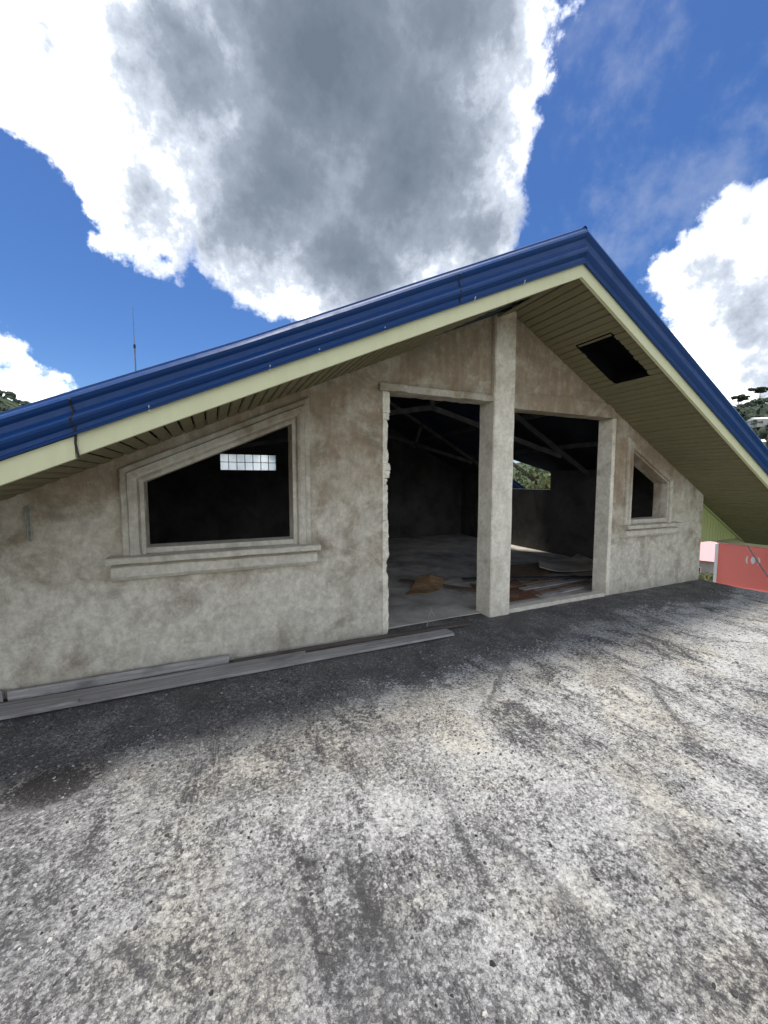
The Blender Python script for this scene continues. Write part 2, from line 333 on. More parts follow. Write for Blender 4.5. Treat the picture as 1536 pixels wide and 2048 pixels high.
def prim_box(bm, c, s, rot=None):
    """box centred c with full size s, optional 3x3 rotation"""
    vs_ = []
    for dx in (-.5, .5):
        for dy in (-.5, .5):
            for dz in (-.5, .5):
                v = Vector((dx * s[0], dy * s[1], dz * s[2]))
                if rot is not None: v = rot @ v
                vs_.append(bm.verts.new(v + Vector(c)))
    for f in ((0, 1, 3, 2), (4, 6, 7, 5), (0, 4, 5, 1), (2, 3, 7, 6), (0, 2, 6, 4), (1, 5, 7, 3)):
        bm.faces.new([vs_[i] for i in f])
    return vs_
def box(name, lo, hi, mat, parent=None, bev=0.0):
    bm = bmesh.new()
    prim_box(bm, [(a + b) / 2 for a, b in zip(lo, hi)], [b - a for a, b in zip(lo, hi)])
    if bev: bmesh.ops.bevel(bm, geom=bm.edges[:], offset=bev, segments=2, affect='EDGES')
    return obj(name, bm, mat, parent)
def prism(name, outer, holes, y0, y1, mat, parent=None, axis='Y', bev=0):
    """polygon (u,z) with holes, extruded along an axis"""
    def P(u, v, d): return (u, d, v) if axis == 'Y' else ((d, u, v) if axis == 'X' else (u, v, d))
    loops = [outer] + list(holes)
    tri = tessellate_polygon([[Vector((u, v, 0)) for u, v in L] for L in loops])
    flat = [q for L in loops for q in L]; n = len(flat)
    V = [P(u, v, y0) for u, v in flat] + [P(u, v, y1) for u, v in flat]
    F = [tuple(f) for f in tri] + [tuple(i + n for i in reversed(f)) for f in tri]
    k = 0
    for L in loops:
        m_ = len(L)
        for i in range(m_):
            a, b_ = k + i, k + (i + 1) % m_
            F.append((a, b_, b_ + n, a + n))
        k += m_
    bm = bmesh.new(); vv = [bm.verts.new(v) for v in V]
    for f in F:
        try: bm.faces.new([vv[i] for i in f])
        except ValueError: pass
    return obj(name, bm, mat, parent)
def tube(bm, pts, r0, r1=None, seg=6):
    r1 = r0 if r1 is None else r1; rings = []
    pts = [Vector(p_) for p_ in pts]; N = len(pts)
    for i, p_ in enumerate(pts):
        d = (pts[min(i + 1, N - 1)] - pts[max(i - 1, 0)]).normalized()
        a = d.orthogonal().normalized(); b_ = d.cross(a)
        r = r0 + (r1 - r0) * i / max(1, N - 1)
        rings.append([bm.verts.new(p_ + (a * math.cos(k * 2 * math.pi / seg) + b_ * math.sin(k * 2 * math.pi / seg)) * r) for k in range(seg)])
    for i in range(N - 1):
        for k in range(seg):
            bm.faces.new((rings[i][k], rings[i][(k + 1) % seg], rings[i + 1][(k + 1) % seg], rings[i + 1][k]))
    bm.faces.new(rings[0]); bm.faces.new(rings[-1])
def extrude_profile(name, prof, a, b_, mat, parent=None, closed=True, smooth=False, frame=None):
    """profile points (out, up) swept from a to b; frame maps (out, up) to world offsets"""
    a, b_ = Vector(a), Vector(b_); fo, fu = frame
    bm = bmesh.new()
    A = [bm.verts.new(a + fo * o_ + fu * u_) for o_, u_ in prof]; B = [bm.verts.new(b_ + fo * o_ + fu * u_) for o_, u_ in prof]
    n = len(prof)
    for i in range(n if closed else n - 1):
        bm.faces.new((A[i], A[(i + 1) % n], B[(i + 1) % n], B[i]))
    if closed: bm.faces.new(A); bm.faces.new(B)
    return obj(name, bm, mat, parent, smooth)

# ------------------------------------------------------------------ key dimensions
AX, AZ = 2.83, 3.09                     # apex of the soffit line on the facade
SL, SR = 0.45, 0.535                    # fall of the left and right slopes
XL, XR = -1.9, 6.36                     # ends of the facade
EL, ER = -3.0, 7.85                     # eaves
OV = -0.787                             # front edge of the overhang
RT = 0.27                               # roof sheet above the soffit
YB = 5.4                               # back wall
def zs(x): return AZ - (SL * (AX - x) if x < AX else SR * (x - AX))

# ------------------------------------------------------------------ the deck, the floor, the land
def height_deck(x, y):
    q = Vector((x, y, 0))
    return 0.010 * mnoise.noise(q * 0.9) + 0.005 * mnoise.noise(q * 3.1) + 0.0022 * mnoise.noise(q * 14) - 0.004
def grid_sheet(name, x0, x1, y0, y1, step, hf, mat, drop=None):
    nx, ny = int((x1 - x0) / step), int((y1 - y0) / step)
    V, F = [], []
    for j in range(ny + 1):
        for i in range(nx + 1):
            x = x0 + (x1 - x0) * i / nx; y = y0 + (y1 - y0) * j / ny
            V.append((x, y, hf(x, y)))
    for j in range(ny):
        for i in range(nx):
            a = j * (nx + 1) + i; F.append((a, a + 1, a + nx + 2, a + nx + 1))
    if drop:
        rim = [i for i in range(nx + 1)] + [j * (nx + 1) + nx for j in range(1, ny + 1)] + [ny * (nx + 1) + i for i in range(nx - 1, -1, -1)] + [j * (nx + 1) for j in range(ny - 1, 0, -1)]
        n0 = len(V)
        for r_ in rim: V.append((V[r_][0], V[r_][1], -drop))
        for k in range(len(rim)):
            k2 = (k + 1) % len(rim); F.append((rim[k], n0 + k, n0 + k2, rim[k2]))
    return obj(name, (V, F), mat, smooth=False)
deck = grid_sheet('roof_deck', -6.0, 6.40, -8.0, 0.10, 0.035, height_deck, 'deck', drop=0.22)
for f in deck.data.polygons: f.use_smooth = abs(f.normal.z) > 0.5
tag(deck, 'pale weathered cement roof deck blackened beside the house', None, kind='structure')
fl = box('floor', (XL + 0.15, 0.10, -0.20), (6.06, YB, 0.006), 'floor'); tag(fl, 'grey dusty slab floor inside the house', None, kind='structure')

GZ = -7.0
bm = bmesh.new()
N = 96; radii = [0, 8, 20, 45, 90, 140, 200, 260, 320, 400, 520, 700, 1000, 1500, 2500]
def hill_h(az, r):
    a = math.degrees(az)
    base = 0
    def bumpf(c, wd): 
        d = (a - c + 180) % 360 - 180
        return math.exp(-(d / wd) ** 2)
    ridge = 44 * bumpf(70, 26) + 71 * bumpf(-32, 20) + 30 * bumpf(-80, 30) + 55 * bumpf(120, 30) + 22 * bumpf(180, 40) + 8
    k = min(1, max(0, (r - 110) / 230)); k = k * k * (3 - 2 * k)
    return ridge * k * (1 if r < 420 else 1 - min(0.35, (r - 420) / 2000)) + (5 * mnoise.noise(Vector((math.sin(az) * r * 0.012, math.cos(az) * r * 0.012, 0))) * k)
rings = []
for r_ in radii:
    if r_ == 0: rings.append([bm.verts.new((0, 0, GZ))]); continue
    rings.append([bm.verts.new((math.sin(2 * math.pi * k / N) * r_, math.cos(2 * math.pi * k / N) * r_, GZ + hill_h(2 * math.pi * k / N, r_))) for k in range(N)])
for k in range(N): bm.faces.new((rings[0][0], rings[1][k], rings[1][(k + 1) % N]))
for i in range(1, len(rings) - 1):
    for k in range(N): bm.faces.new((rings[i][k], rings[i + 1][k], rings[i + 1][(k + 1) % N], rings[i][(k + 1) % N]))
hills = obj('hills', bm, 'hill', smooth=True); tag(hills, 'green wooded hills and valley ground round the house', None, kind='structure')

# ------------------------------------------------------------------ THE HOUSE
house = empty('gable_house', (0, 0, 0))
tag(house, 'unfinished cement gable house with blue roof trim and open doorway', 'house')
WT = 0.16
# facade
oL = [(-0.43, 0.925), (0.606, 0.925), (0.606, 1.862), (-0.43, 1.396)]
oR = [(4.785, 0.915), (5.50, 0.915), (5.50, 1.374), (4.785, 1.757)]
outer = [(XL, -0.15), (1.405, -0.15), (1.405, 2.20), (2.60, 2.20), (2.60, 2.40), (2.86, 2.40), (2.86, 2.15), (4.41, 2.15), (4.41, -0.15), (XR, -0.15), (XR, zs(XR) + 0.2), (AX, AZ + 0.2), (XL, zs(XL) + 0.2)]
front = prism('front_wall', outer, [oL, oR], 0.0, WT, 'plaster', house)
# broken block edge of the doorway
rb = random.Random(11); z = -0.01; k = 0
while z < 2.185:
    hgt = min(rb.choice((0.06, 0.11, 0.19, 0.24, 0.33)) * rb.uniform(0.8, 1.2), 2.195 - z)
    bm = bmesh.new(); wd = 0.036 + rb.uniform(-0.012, 0.020) + 0.022 * (z / 2.2)
    prim_box(bm, (1.405 + wd / 2, WT / 2 - 0.002, z + hgt / 2), (wd, WT + 0.004 + rb.uniform(0, 0.010), hgt - rb.uniform(0.0005, 0.005)))
    bmesh.ops.subdivide_edges(bm, edges=bm.edges[:], cuts=5, use_grid_fill=True)
    for v in bm.verts:
        if v.co.x > 1.41:
            n_ = mnoise.noise_vector(v.co * 22 + Vector((k, 0, 0)))
            m2 = mnoise.noise_vector(v.co * 60 + Vector((0, k, 0)))
            v.co.x += n_.x * 0.012 + m2.x * 0.010; v.co.z += n_.z * 0.006 + m2.z * 0.005; v.co.y += n_.y * 0.006 + m2.y * 0.005
    obj('jamb_block', bm, 'broken', front); z += hgt; k += 1
# lintels: a chipped strip left of the column, a deeper beam right of it
bm = bmesh.new()
prim_box(bm, (1.985, 0.058, 2.222), (1.235, 0.196, 0.055))
bmesh.ops.subdivide_edges(bm, edges=[e for e in bm.edges if abs(e.verts[0].co.x - e.verts[1].co.x) > 0.5], cuts=40)
for v in bm.verts:
    n_ = mnoise.noise_vector(Vector((v.co.x * 9, v.co.y * 5, v.co.z * 9)))
    v.co.z += n_.z * 0.012; v.co.y += n_.y * 0.010
obj('lintel', bm, 'trim', house)
bm = bmesh.new(); prim_box(bm, (3.635, 0.072, 2.235), (1.53, 0.18, 0.17))
bmesh.ops.subdivide_edges(bm, edges=[e for e in bm.edges if abs(e.verts[0].co.x - e.verts[1].co.x) > 0.5], cuts=40)
for v in bm.verts:
    n_ = mnoise.noise_vector(Vector((v.co.x * 5, v.co.y * 5, v.co.z * 5)))
    v.co.z += n_.z * (0.035 if v.co.z > 2.2 else 0.004); v.co.y += n_.y * 0.004
obj('lintel', bm, 'trim', house)
# the column
bm = bmesh.new(); prim_box(bm, (2.725, 0.068, 1.58), (0.262, 0.236, 3.28))
bmesh.ops.bevel(bm, geom=[e for e in bm.edges if abs(e.verts[0].co.z - e.verts[1].co.z) > 1], offset=0.008, segments=2, affect='EDGES')
bmesh.ops.subdivide_edges(bm, edges=[e for e in bm.edges if abs(e.verts[0].co.z - e.verts[1].co.z) > 1], cuts=50)
for v in bm.verts:
    n_ = mnoise.noise_vector(Vector((v.co.x * 4, v.co.y * 4, v.co.z * 3)))
    v.co.x += n_.x * 0.005; v.co.y += n_.y * 0.005
obj('column', bm, 'column', house)
# right jamb cover and thresholds
box('door_jamb', (4.395, -0.012, 0.0), (4.455, WT + 0.02, 2.148), 'column', house, 0.004)
thr = bmesh.new(); prim_box(thr, (3.62, 0.03, 0.012), (1.50, 0.10, 0.06))
bmesh.ops.subdivide_edges(thr, edges=[e for e in thr.edges if abs(e.verts[0].co.x - e.verts[1].co.x) > 0.5], cuts=24)
for v in thr.verts:
    n_ = mnoise.noise_vector(v.co * 6); v.co.z += n_.z * 0.006; v.co.y += n_.y * 0.010
obj('threshold', thr, 'broken', house)

# window surrounds: a moulded profile carried round three sides of each opening
def offset_poly(op, d):
    """op = [bl, br, tr, tl]; offsets left, top and right sides outward by d"""
    bl, br, tr, tl = [Vector(q) for q in op]
    dv = (tr - tl).normalized(); nrm = Vector((-dv.y, dv.x))
    if nrm.y < 0: nrm = -nrm
    p0 = tl + nrm * d
    zat = lambda x: p0.y + dv.y / dv.x * (x - p0.x)
    xl, xr = bl.x - d, br.x + d
    return [(xl, bl.y), (xl, zat(xl)), (xr, zat(xr)), (xr, br.y)]
def surround(op, width, zb):
    k = width / 0.145
    prof = [(0.0, -0.06), (0.0, 0.022), (0.026 * k, 0.022), (0.028 * k, 0.012), (0.036 * k, 0.012), (0.040 * k, 0.040), (0.058 * k, 0.052), (0.094 * k, 0.050), (0.100 * k, 0.036), (0.104 * k, 0.030), (0.136 * k, 0.028), (0.145 * k, 0.018), (0.147 * k, -0.02)]
    bm = bmesh.new(); rows = []
    for d, h in prof:
        q = offset_poly(op, d); q[0] = (q[0][0], zb); q[3] = (q[3][0], zb)
        row = []
        for i in range(3):
            n_ = 16
            for s_ in range(n_ if i < 2 else n_ + 1):
                f = s_ / n_; row.append((q[i][0] * (1 - f) + q[i + 1][0] * f, -h, q[i][1] * (1 - f) + q[i + 1][1] * f))
        rows.append([bm.verts.new(Vector(c) + mnoise.noise_vector(Vector(c) * 7) * 0.0035) for c in row])
    for a, b_ in zip(rows, rows[1:]):
        for i in range(len(a) - 1): bm.faces.new((a[i], a[i + 1], b_[i + 1], b_[i]))
    return obj('window_surround', bm, 'trim', house)
surround(oL, 0.145, 0.87); surround(oR, 0.11, 0.86)
def sill(x0, x1, zt, hh):
    prof = [(-0.05, 0.0), (0.122, -0.006), (0.130, -0.016), (0.126, -0.046), (0.085, -0.054), (0.046, -0.062), (0.078, -0.078), (0.092, -hh + 0.035), (0.076, -hh + 0.010), (0.040, -hh), (-0.05, -hh)]
    bm = bmesh.new(); n_ = 40; rows = []
    for s_ in range(n_ + 1):
        x = x0 + (x1 - x0) * s_ / n_; e = min(s_, n_ - s_); cut = 0.02 if e == 0 else 0
        row = []
        for o_, u_ in prof:
            c = Vector((x + (0.018 if (e == 0 and s_ == 0 and u_ < -0.05) else (-0.018 if e == 0 and u_ < -0.05 else 0)), -o_, zt + u_))
            row.append(bm.verts.new(c + mnoise.noise_vector(c * 6) * 0.004))
        rows.append(row)
    for a, b_ in zip(rows, rows[1:]):
        for i in range(len(prof)): bm.faces.new((a[i], a[(i + 1) % len(prof)], b_[(i + 1) % len(prof)], b_[i]))
    bm.faces.new(rows[0]); bm.faces.new(rows[-1])
    return obj('window_sill', bm, 'trim', house)
sill(-0.655, 0.80, 0.892, 0.175); sill(4.60, 5.70, 0.868, 0.165)
box('window_ledge', (-0.428, -0.020, 0.895), (0.604, WT, 0.932), 'trim', house)
box('window_ledge', (4.787, -0.020, 0.871), (5.498, WT, 0.922), 'trim', house)

# side, back and inner walls
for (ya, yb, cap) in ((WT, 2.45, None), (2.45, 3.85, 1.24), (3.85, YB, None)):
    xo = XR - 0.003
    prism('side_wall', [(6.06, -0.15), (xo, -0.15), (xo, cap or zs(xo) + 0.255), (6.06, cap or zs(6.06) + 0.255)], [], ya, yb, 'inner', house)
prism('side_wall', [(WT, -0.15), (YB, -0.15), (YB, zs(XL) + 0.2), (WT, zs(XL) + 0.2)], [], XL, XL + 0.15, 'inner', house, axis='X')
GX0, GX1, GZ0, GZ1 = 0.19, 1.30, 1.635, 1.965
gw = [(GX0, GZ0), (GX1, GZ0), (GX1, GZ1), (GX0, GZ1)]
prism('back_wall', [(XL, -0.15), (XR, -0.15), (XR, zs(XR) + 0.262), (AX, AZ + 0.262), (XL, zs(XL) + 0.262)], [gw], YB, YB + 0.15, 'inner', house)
bm = bmesh.new(); cols, rows_ = 7, 2
for i in range(cols + 1): prim_box(bm, (GX0 + (GX1 - GX0) * i / cols, YB + 0.05, (GZ0 + GZ1) / 2), (0.012, 0.03, GZ1 - GZ0 + 0.01))
for j in range(rows_ + 1): prim_box(bm, ((GX0 + GX1) / 2, YB + 0.05, GZ0 + (GZ1 - GZ0) * j / rows_), (GX1 - GX0 + 0.01, 0.026, 0.012))
gwin = obj('grid_window', bm, 'steel', house); gwin['label'] = 'bright small-paned window in the far wall'
for i in range(cols):
    for j in range(rows_):
        pw_, ph_ = (GX1 - GX0) / cols, (GZ1 - GZ0) / rows_; x0 = GX0 + pw_ * i + 0.007; z0 = GZ0 + ph_ * j + 0.007
        box('pane', (x0, YB + 0.045, z0), (x0 + pw_ - 0.014, YB + 0.051, z0 + ph_ - 0.014), 'pane', gwin)

# roof sheets: ribs run down the slope; one stretch of the right eave is missing
def roof_sheet(x0f, x1f, y0, y1, side):
    bm = bmesh.new(); step = 0.0625; n_ = int(round((y1 - y0) / step)); rows = []
    for i in range(n_ + 1):
        y = y0 + (y1 - y0) * i / n_; rib = 0.028 if i % 4 == 0 else 0.0
        xa = x0f(y); xb = x1f(y)
        rows.append((bm.verts.new((xa, y, zs(xa) + RT + rib)), bm.verts.new((xb, y, zs(xb) + RT + rib))))
    for a, b_ in zip(rows, rows[1:]): bm.faces.new((a[0], a[1], b_[1], b_[0]))
    ext = bmesh.ops.solidify(bm, geom=bm.faces[:], thickness=0.004)
    return obj('roof_sheet', bm, 'blue', house)
roof_sheet(lambda y: AX, lambda y: EL, OV - 0.02, YB + 0.5, -1)
roof_sheet(lambda y: AX, lambda y: ER, OV - 0.02, 2.56, 1)
roof_sheet(lambda y: AX, lambda y: 6.14 - 0.48 * min(1, (y - 2.56) / 0.45), 2.56, 3.90, 1)
roof_sheet(lambda y: AX, lambda y: ER, 3.90, YB + 0.5, 1)
# dark foil lining under the sheets, seen from inside
def lining(pts):
    bm = bmesh.new(); bm.faces.new([bm.verts.new((x, y, zs(x) + RT - 0.03)) for x, y in pts])
    bmesh.ops.solidify(bm, geom=bm.faces[:], thickness=0.004)
    return obj('roof_lining', bm, 'under', house)
lining([(AX, WT + 0.01), (XL + 0.2, WT + 0.01), (XL + 0.2, YB), (AX, YB)])
lining([(AX, WT + 0.01), (6.05, WT + 0.01), (6.05, 2.55), (AX, 2.55)]); lining([(AX, 2.56), (6.02, 2.56), (5.62, 3.0), (5.62, 3.89), (AX, 3.89)]); lining([(AX, 3.90), (6.05, 3.90), (6.05, YB), (AX, YB)])
lining([(AX, OV + 0.03), (EL + 0.05, OV + 0.03), (EL + 0.05, -0.01), (AX, -0.01)]); lining([(AX, OV + 0.03), (ER - 0.05, OV + 0.03), (ER - 0.05, -0.01), (AX, -0.01)])  # dark sheets added over the overhang to blacken the soffit gap
# trusses and purlins
def beam(bm, a, b_, wd, dp):
    a, b_ = Vector(a), Vector(b_); d = (b_ - a); L = d.length; d.normalize()
    up = Vector((0, 1, 0)); s_ = d.cross(up).normalized(); rot = Matrix((d, up, s_)).transposed()
    prim_box(bm, (a + b_) / 2, (L, wd, dp), rot)
for yt in (1.55, 3.95):
    bm = bmesh.new(); beam(bm, (XL + 0.2, yt, zs(XL + .2) + 0.12), (AX, yt, AZ + 0.12), 0.05, 0.09); tr = obj('truss', bm, 'steel', house)
    for (a, b_) in (((AX, AZ + 0.12), (6.02, zs(6.02) + 0.12)), ((0.2, zs(0.2) + 0.05), (AX, 2.42)), ((AX, 2.42), (5.3, zs(5.3) + 0.05)), ((AX, 2.42), (AX, AZ + 0.05)), ((1.6, zs(1.6) + 0.06), (1.8, 2.12)), ((4.0, zs(4.0) + 0.06), (3.85, 2.1))):
        bm = bmesh.new(); beam(bm, (a[0], yt, a[1]), (b_[0], yt, b_[1]), 0.045, 0.065); obj('truss_member', bm, 'steel', tr)
for x in (-1.0, 0.0, 1.0, 2.0, 2.65, 3.0, 3.7, 4.5, 5.3):
    bm = bmesh.new(); prim_box(bm, (x, (WT + YB) / 2, zs(x) + RT - 0.075), (0.05, YB - WT - 0.02, 0.07)); obj('purlin', bm, 'steel', house)

# soffits: each board its own piece, grooves between them
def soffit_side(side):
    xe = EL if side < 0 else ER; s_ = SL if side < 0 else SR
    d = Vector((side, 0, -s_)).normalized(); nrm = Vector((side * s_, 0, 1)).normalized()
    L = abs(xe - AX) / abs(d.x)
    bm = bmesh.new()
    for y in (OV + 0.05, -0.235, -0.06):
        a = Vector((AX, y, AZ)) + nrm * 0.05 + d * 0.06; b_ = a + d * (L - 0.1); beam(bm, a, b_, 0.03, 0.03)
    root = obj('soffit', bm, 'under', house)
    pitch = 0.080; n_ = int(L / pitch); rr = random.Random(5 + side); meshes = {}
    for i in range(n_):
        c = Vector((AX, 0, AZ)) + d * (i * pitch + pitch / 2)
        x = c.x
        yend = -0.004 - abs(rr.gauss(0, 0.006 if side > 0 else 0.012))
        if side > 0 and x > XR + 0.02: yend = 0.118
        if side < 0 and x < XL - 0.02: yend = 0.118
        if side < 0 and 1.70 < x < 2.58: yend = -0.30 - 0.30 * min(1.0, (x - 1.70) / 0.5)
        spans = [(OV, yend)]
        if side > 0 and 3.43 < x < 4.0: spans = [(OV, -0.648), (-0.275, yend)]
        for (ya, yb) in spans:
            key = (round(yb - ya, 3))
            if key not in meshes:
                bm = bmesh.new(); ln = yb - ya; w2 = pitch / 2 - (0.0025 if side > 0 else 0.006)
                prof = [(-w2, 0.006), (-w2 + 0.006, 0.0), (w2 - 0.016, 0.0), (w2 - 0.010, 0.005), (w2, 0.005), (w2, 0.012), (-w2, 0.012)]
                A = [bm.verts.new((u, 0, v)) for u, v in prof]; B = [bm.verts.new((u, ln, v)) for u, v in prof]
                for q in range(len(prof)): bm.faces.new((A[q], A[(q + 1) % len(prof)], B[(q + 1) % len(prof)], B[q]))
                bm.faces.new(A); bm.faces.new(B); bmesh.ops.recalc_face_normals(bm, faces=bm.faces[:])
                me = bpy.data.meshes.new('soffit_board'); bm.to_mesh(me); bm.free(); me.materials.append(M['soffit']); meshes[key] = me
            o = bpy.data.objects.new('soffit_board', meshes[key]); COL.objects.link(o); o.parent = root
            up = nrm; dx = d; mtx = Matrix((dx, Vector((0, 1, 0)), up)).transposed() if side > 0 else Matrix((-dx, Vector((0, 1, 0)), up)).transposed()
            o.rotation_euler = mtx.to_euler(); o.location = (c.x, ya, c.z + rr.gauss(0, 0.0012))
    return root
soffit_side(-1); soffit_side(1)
# hatch in the right soffit: hole's darkness painted as black sides and a black back
d = Vector((1, 0, -SR)).normalized(); nrm = Vector((SR, 0, 1)).normalized(); rot = Matrix((d, Vector((0, 1, 0)), nrm)).transposed()
c0 = Vector((3.715, -0.4615, zs(3.715))); bm = bmesh.new(); LL = 0.575 / d.x
for (u, v, su, sv) in ((-LL / 2, 0, 0.016, 0.375), (LL / 2, 0, 0.016, 0.375), (0, -0.186, LL, 0.016), (0, 0.186, LL, 0.016)):
    prim_box(bm, c0 + rot @ Vector((u, v, 0.10)), (su, sv, 0.20), rot)
hatch = obj('soffit_hatch', bm, 'black', house); hatch['label'] = 'rectangular hole in the soffit, its darkness painted black inside'
bm = bmesh.new(); prim_box(bm, c0 + rot @ Vector((0, 0, 0.195)), (LL, 0.375, 0.01), rot); obj('hatch_shade_back', bm, 'black', hatch)

# fascia boards and blue barge flashing along the verge
def verge(side):
    s_ = SL if side < 0 else SR
    cuts = [AX, 1.62, -0.60, EL] if side < 0 else [AX, 5.2, ER]
    for a, b_ in zip(cuts, cuts[1:]):
        gap = 0.004
        # pale fascia
        x0, x1 = a + side * (gap if a != AX else 0), b_
        if side < 0 and a == 1.62: x0 = 1.62
        bm = bmesh.new(); n_ = 24
        prof = [(0, -0.020), (0, 0.088), (-0.028, 0.088), (-0.028, -0.020)]
        if (side < 0 and a == -0.60): off = -0.006; dz = -0.012
        else: off = 0; dz = 0
        rows = []
        for k in range(n_ + 1):
            x = x0 + (x1 - x0) * k / n_; wob = 0.003 * mnoise.noise(Vector((x * 2.3, side, 0)))
            rows.append([bm.verts.new((x, OV + o_ + off + wob, zs(x) + u_ + dz + wob)) for o_, u_ in prof])
        for p_, q_ in zip(rows, rows[1:]):
            for i in range(4): bm.faces.new((p_[i], p_[(i + 1) % 4], q_[(i + 1) % 4], q_[i]))
        bm.faces.new(rows[0]); bm.faces.new(rows[-1]); obj('fascia_board', bm, 'fascia', house)
        # blue flashing: lipped drip, flat, rolled rib, flat, top roll over the sheet
        h1 = 0.345
        pf = [(-0.034, 0.080), (-0.052, 0.078), (-0.056, 0.092), (-0.050, 0.100), (-0.046, 0.128)]
        pf += [(-0.046 - 0.030 * math.sin(t_ * math.pi) , 0.128 + 0.085 * t_) for t_ in (0.15, 0.35, 0.55, 0.75, 0.92)]
        pf += [(-0.044, 0.222), (-0.044, h1 - 0.085)]
        pf += [(-0.046 - 0.022 * math.sin(t_ * math.pi), h1 - 0.080 + 0.062 * t_) for t_ in (0.2, 0.5, 0.8)]
        pf += [(-0.042, h1 - 0.014), (-0.040, h1), (-0.020, h1 + 0.008), (0.16, h1 + 0.006), (0.16, h1 - 0.004), (-0.018, h1 - 0.006)]
        rows = []; bm = bmesh.new()
        lap = 0.0025 if (side < 0 and a == 1.62) else 0.0
        for k in range(n_ + 1):
            x = x0 + (x1 - x0) * k / n_; x -= side * (0.015 if (k == 0 and a != AX) else 0)
            wob = 0.0035 * mnoise.noise(Vector((x * 1.7, 5 + side, 0)))
            kf = 1.06 if side > 0 else 0.80 + 0.26 * max(0.0, (x - 0.2) / (AX - 0.2))
            rows.append([bm.verts.new((x, OV + o_ + wob - lap, zs(x) + 0.08 + (u_ - 0.08) * kf + wob)) for o_, u_ in pf])
        for p_, q_ in zip(rows, rows[1:]):
            for i in range(len(pf) - 1): bm.faces.new((p_[i], p_[i + 1], q_[i + 1], q_[i]))
        o = obj('barge_flashing', bm, 'blue', house)
        mod = None
verge(-1); verge(1)
# rough joint straps over the flashing seams
for xj in (1.62, -0.60):
    bm = bmesh.new()
    pf = [(-0.0585, 0.090), (-0.052, 0.128), (-0.066, 0.150), (-0.080, 0.172), (-0.066, 0.195), (-0.050, 0.222), (-0.049, 0.26), (-0.072, 0.285), (-0.049, 0.322)]
    tube(bm, [(xj + 0.006 * math.sin(i * 1.7), OV + o_, zs(xj) + 0.08 + (u_ - 0.08) * (0.80 + 0.26 * max(0.0, (xj - 0.2) / (AX - 0.2)))) for i, (o_, u_) in enumerate(pf)], 0.005, 0.004, 5)
    obj('seam', bm, 'dark', house)
bm = bmesh.new(); tube(bm, [(-0.597, OV - 0.037, zs(-0.6) + 0.085), (-0.60, OV - 0.037, zs(-0.6) + 0.04), (-0.59, OV - 0.036, zs(-0.6) - 0.028)], 0.006, 0.005, 5); obj('seam', bm, 'dark', house)
# ridge cap
bm = bmesh.new()
pf = [(-0.20, -0.095), (-0.05, -0.022), (-0.022, -0.006), (-0.02, 0.022), (0, 0.034), (0.02, 0.022), (0.022, -0.010), (0.05, -0.028), (0.20, -0.112)]
A = [bm.verts.new((AX + u_, OV - 0.045, AZ + 0.335 + v_)) for u_, v_ in pf]; B = [bm.verts.new((AX + u_, YB + 0.5, AZ + 0.335 + v_)) for u_, v_ in pf]
for i in range(len(pf) - 1): bm.faces.new((A[i], A[i + 1], B[i + 1], B[i]))
obj('ridge_cap', bm, 'blue', house)
# eave fascias (ends of the slopes)
for xe in (EL, ER):
    s_ = 1 if xe > 0 else -1
    prism('eave_fascia', [(xe - 0.015, zs(xe) - 0.03), (xe + 0.015, zs(xe) - 0.03), (xe + 0.015, zs(xe) + 0.26), (xe - 0.015, zs(xe) + 0.26)], [], OV + 0.01, (2.54 if xe > 0 else YB), 'fascia', house)
# pale green ribbed gable panel beyond the end of the wall
bm = bmesh.new(); x0, x1, zb = 6.42, 7.70, 0.505; n_ = 34; rows = []
for i in range(n_ * 2 + 1):
    x = x0 + (x1 - x0) * i / (n_ * 2); dy = 0.012 if i % 4 in (0, 1) else 0.0
    rows.append((bm.verts.new((x, 0.13 - dy, zb)), bm.verts.new((x, 0.13 - dy, max(zb + 0.002, zs(x) + 0.004)))))
for a, b_ in zip(rows, rows[1:]): bm.faces.new((a[0], b_[0], b_[1], a[1]))
gp = obj('gable_panel', bm, 'panel', house); gp['label'] = 'pale green ribbed triangular panel under the eave'
box('panel_post', (6.372, 0.10, 0.50), (6.418, 0.15, zs(6.40)), 'panel', house)
extrude_profile('panel_trim', [(0, -0.016), (0.02, -0.016), (0.02, 0.012), (0, 0.012)], (6.42, 0.095, zs(6.42) - 0.022), (7.68, 0.095, zs(7.68) - 0.022), 'panel', house, frame=(Vector((0, 1, 0)), Vector((0, 0, 1))))
# small white pins standing in for glints along the fascia
for i, x in enumerate((-0.28, 0.33, 0.62, 1.05, 1.75, 2.2)):
    bm = bmesh.new(); tube(bm, [(x, OV - 0.045, zs(x) + 0.072), (x + 0.002, OV - 0.060, zs(x) + 0.100)], 0.0045, 0.003, 5); obj('glint_pin', bm, 'glint_pin', house)

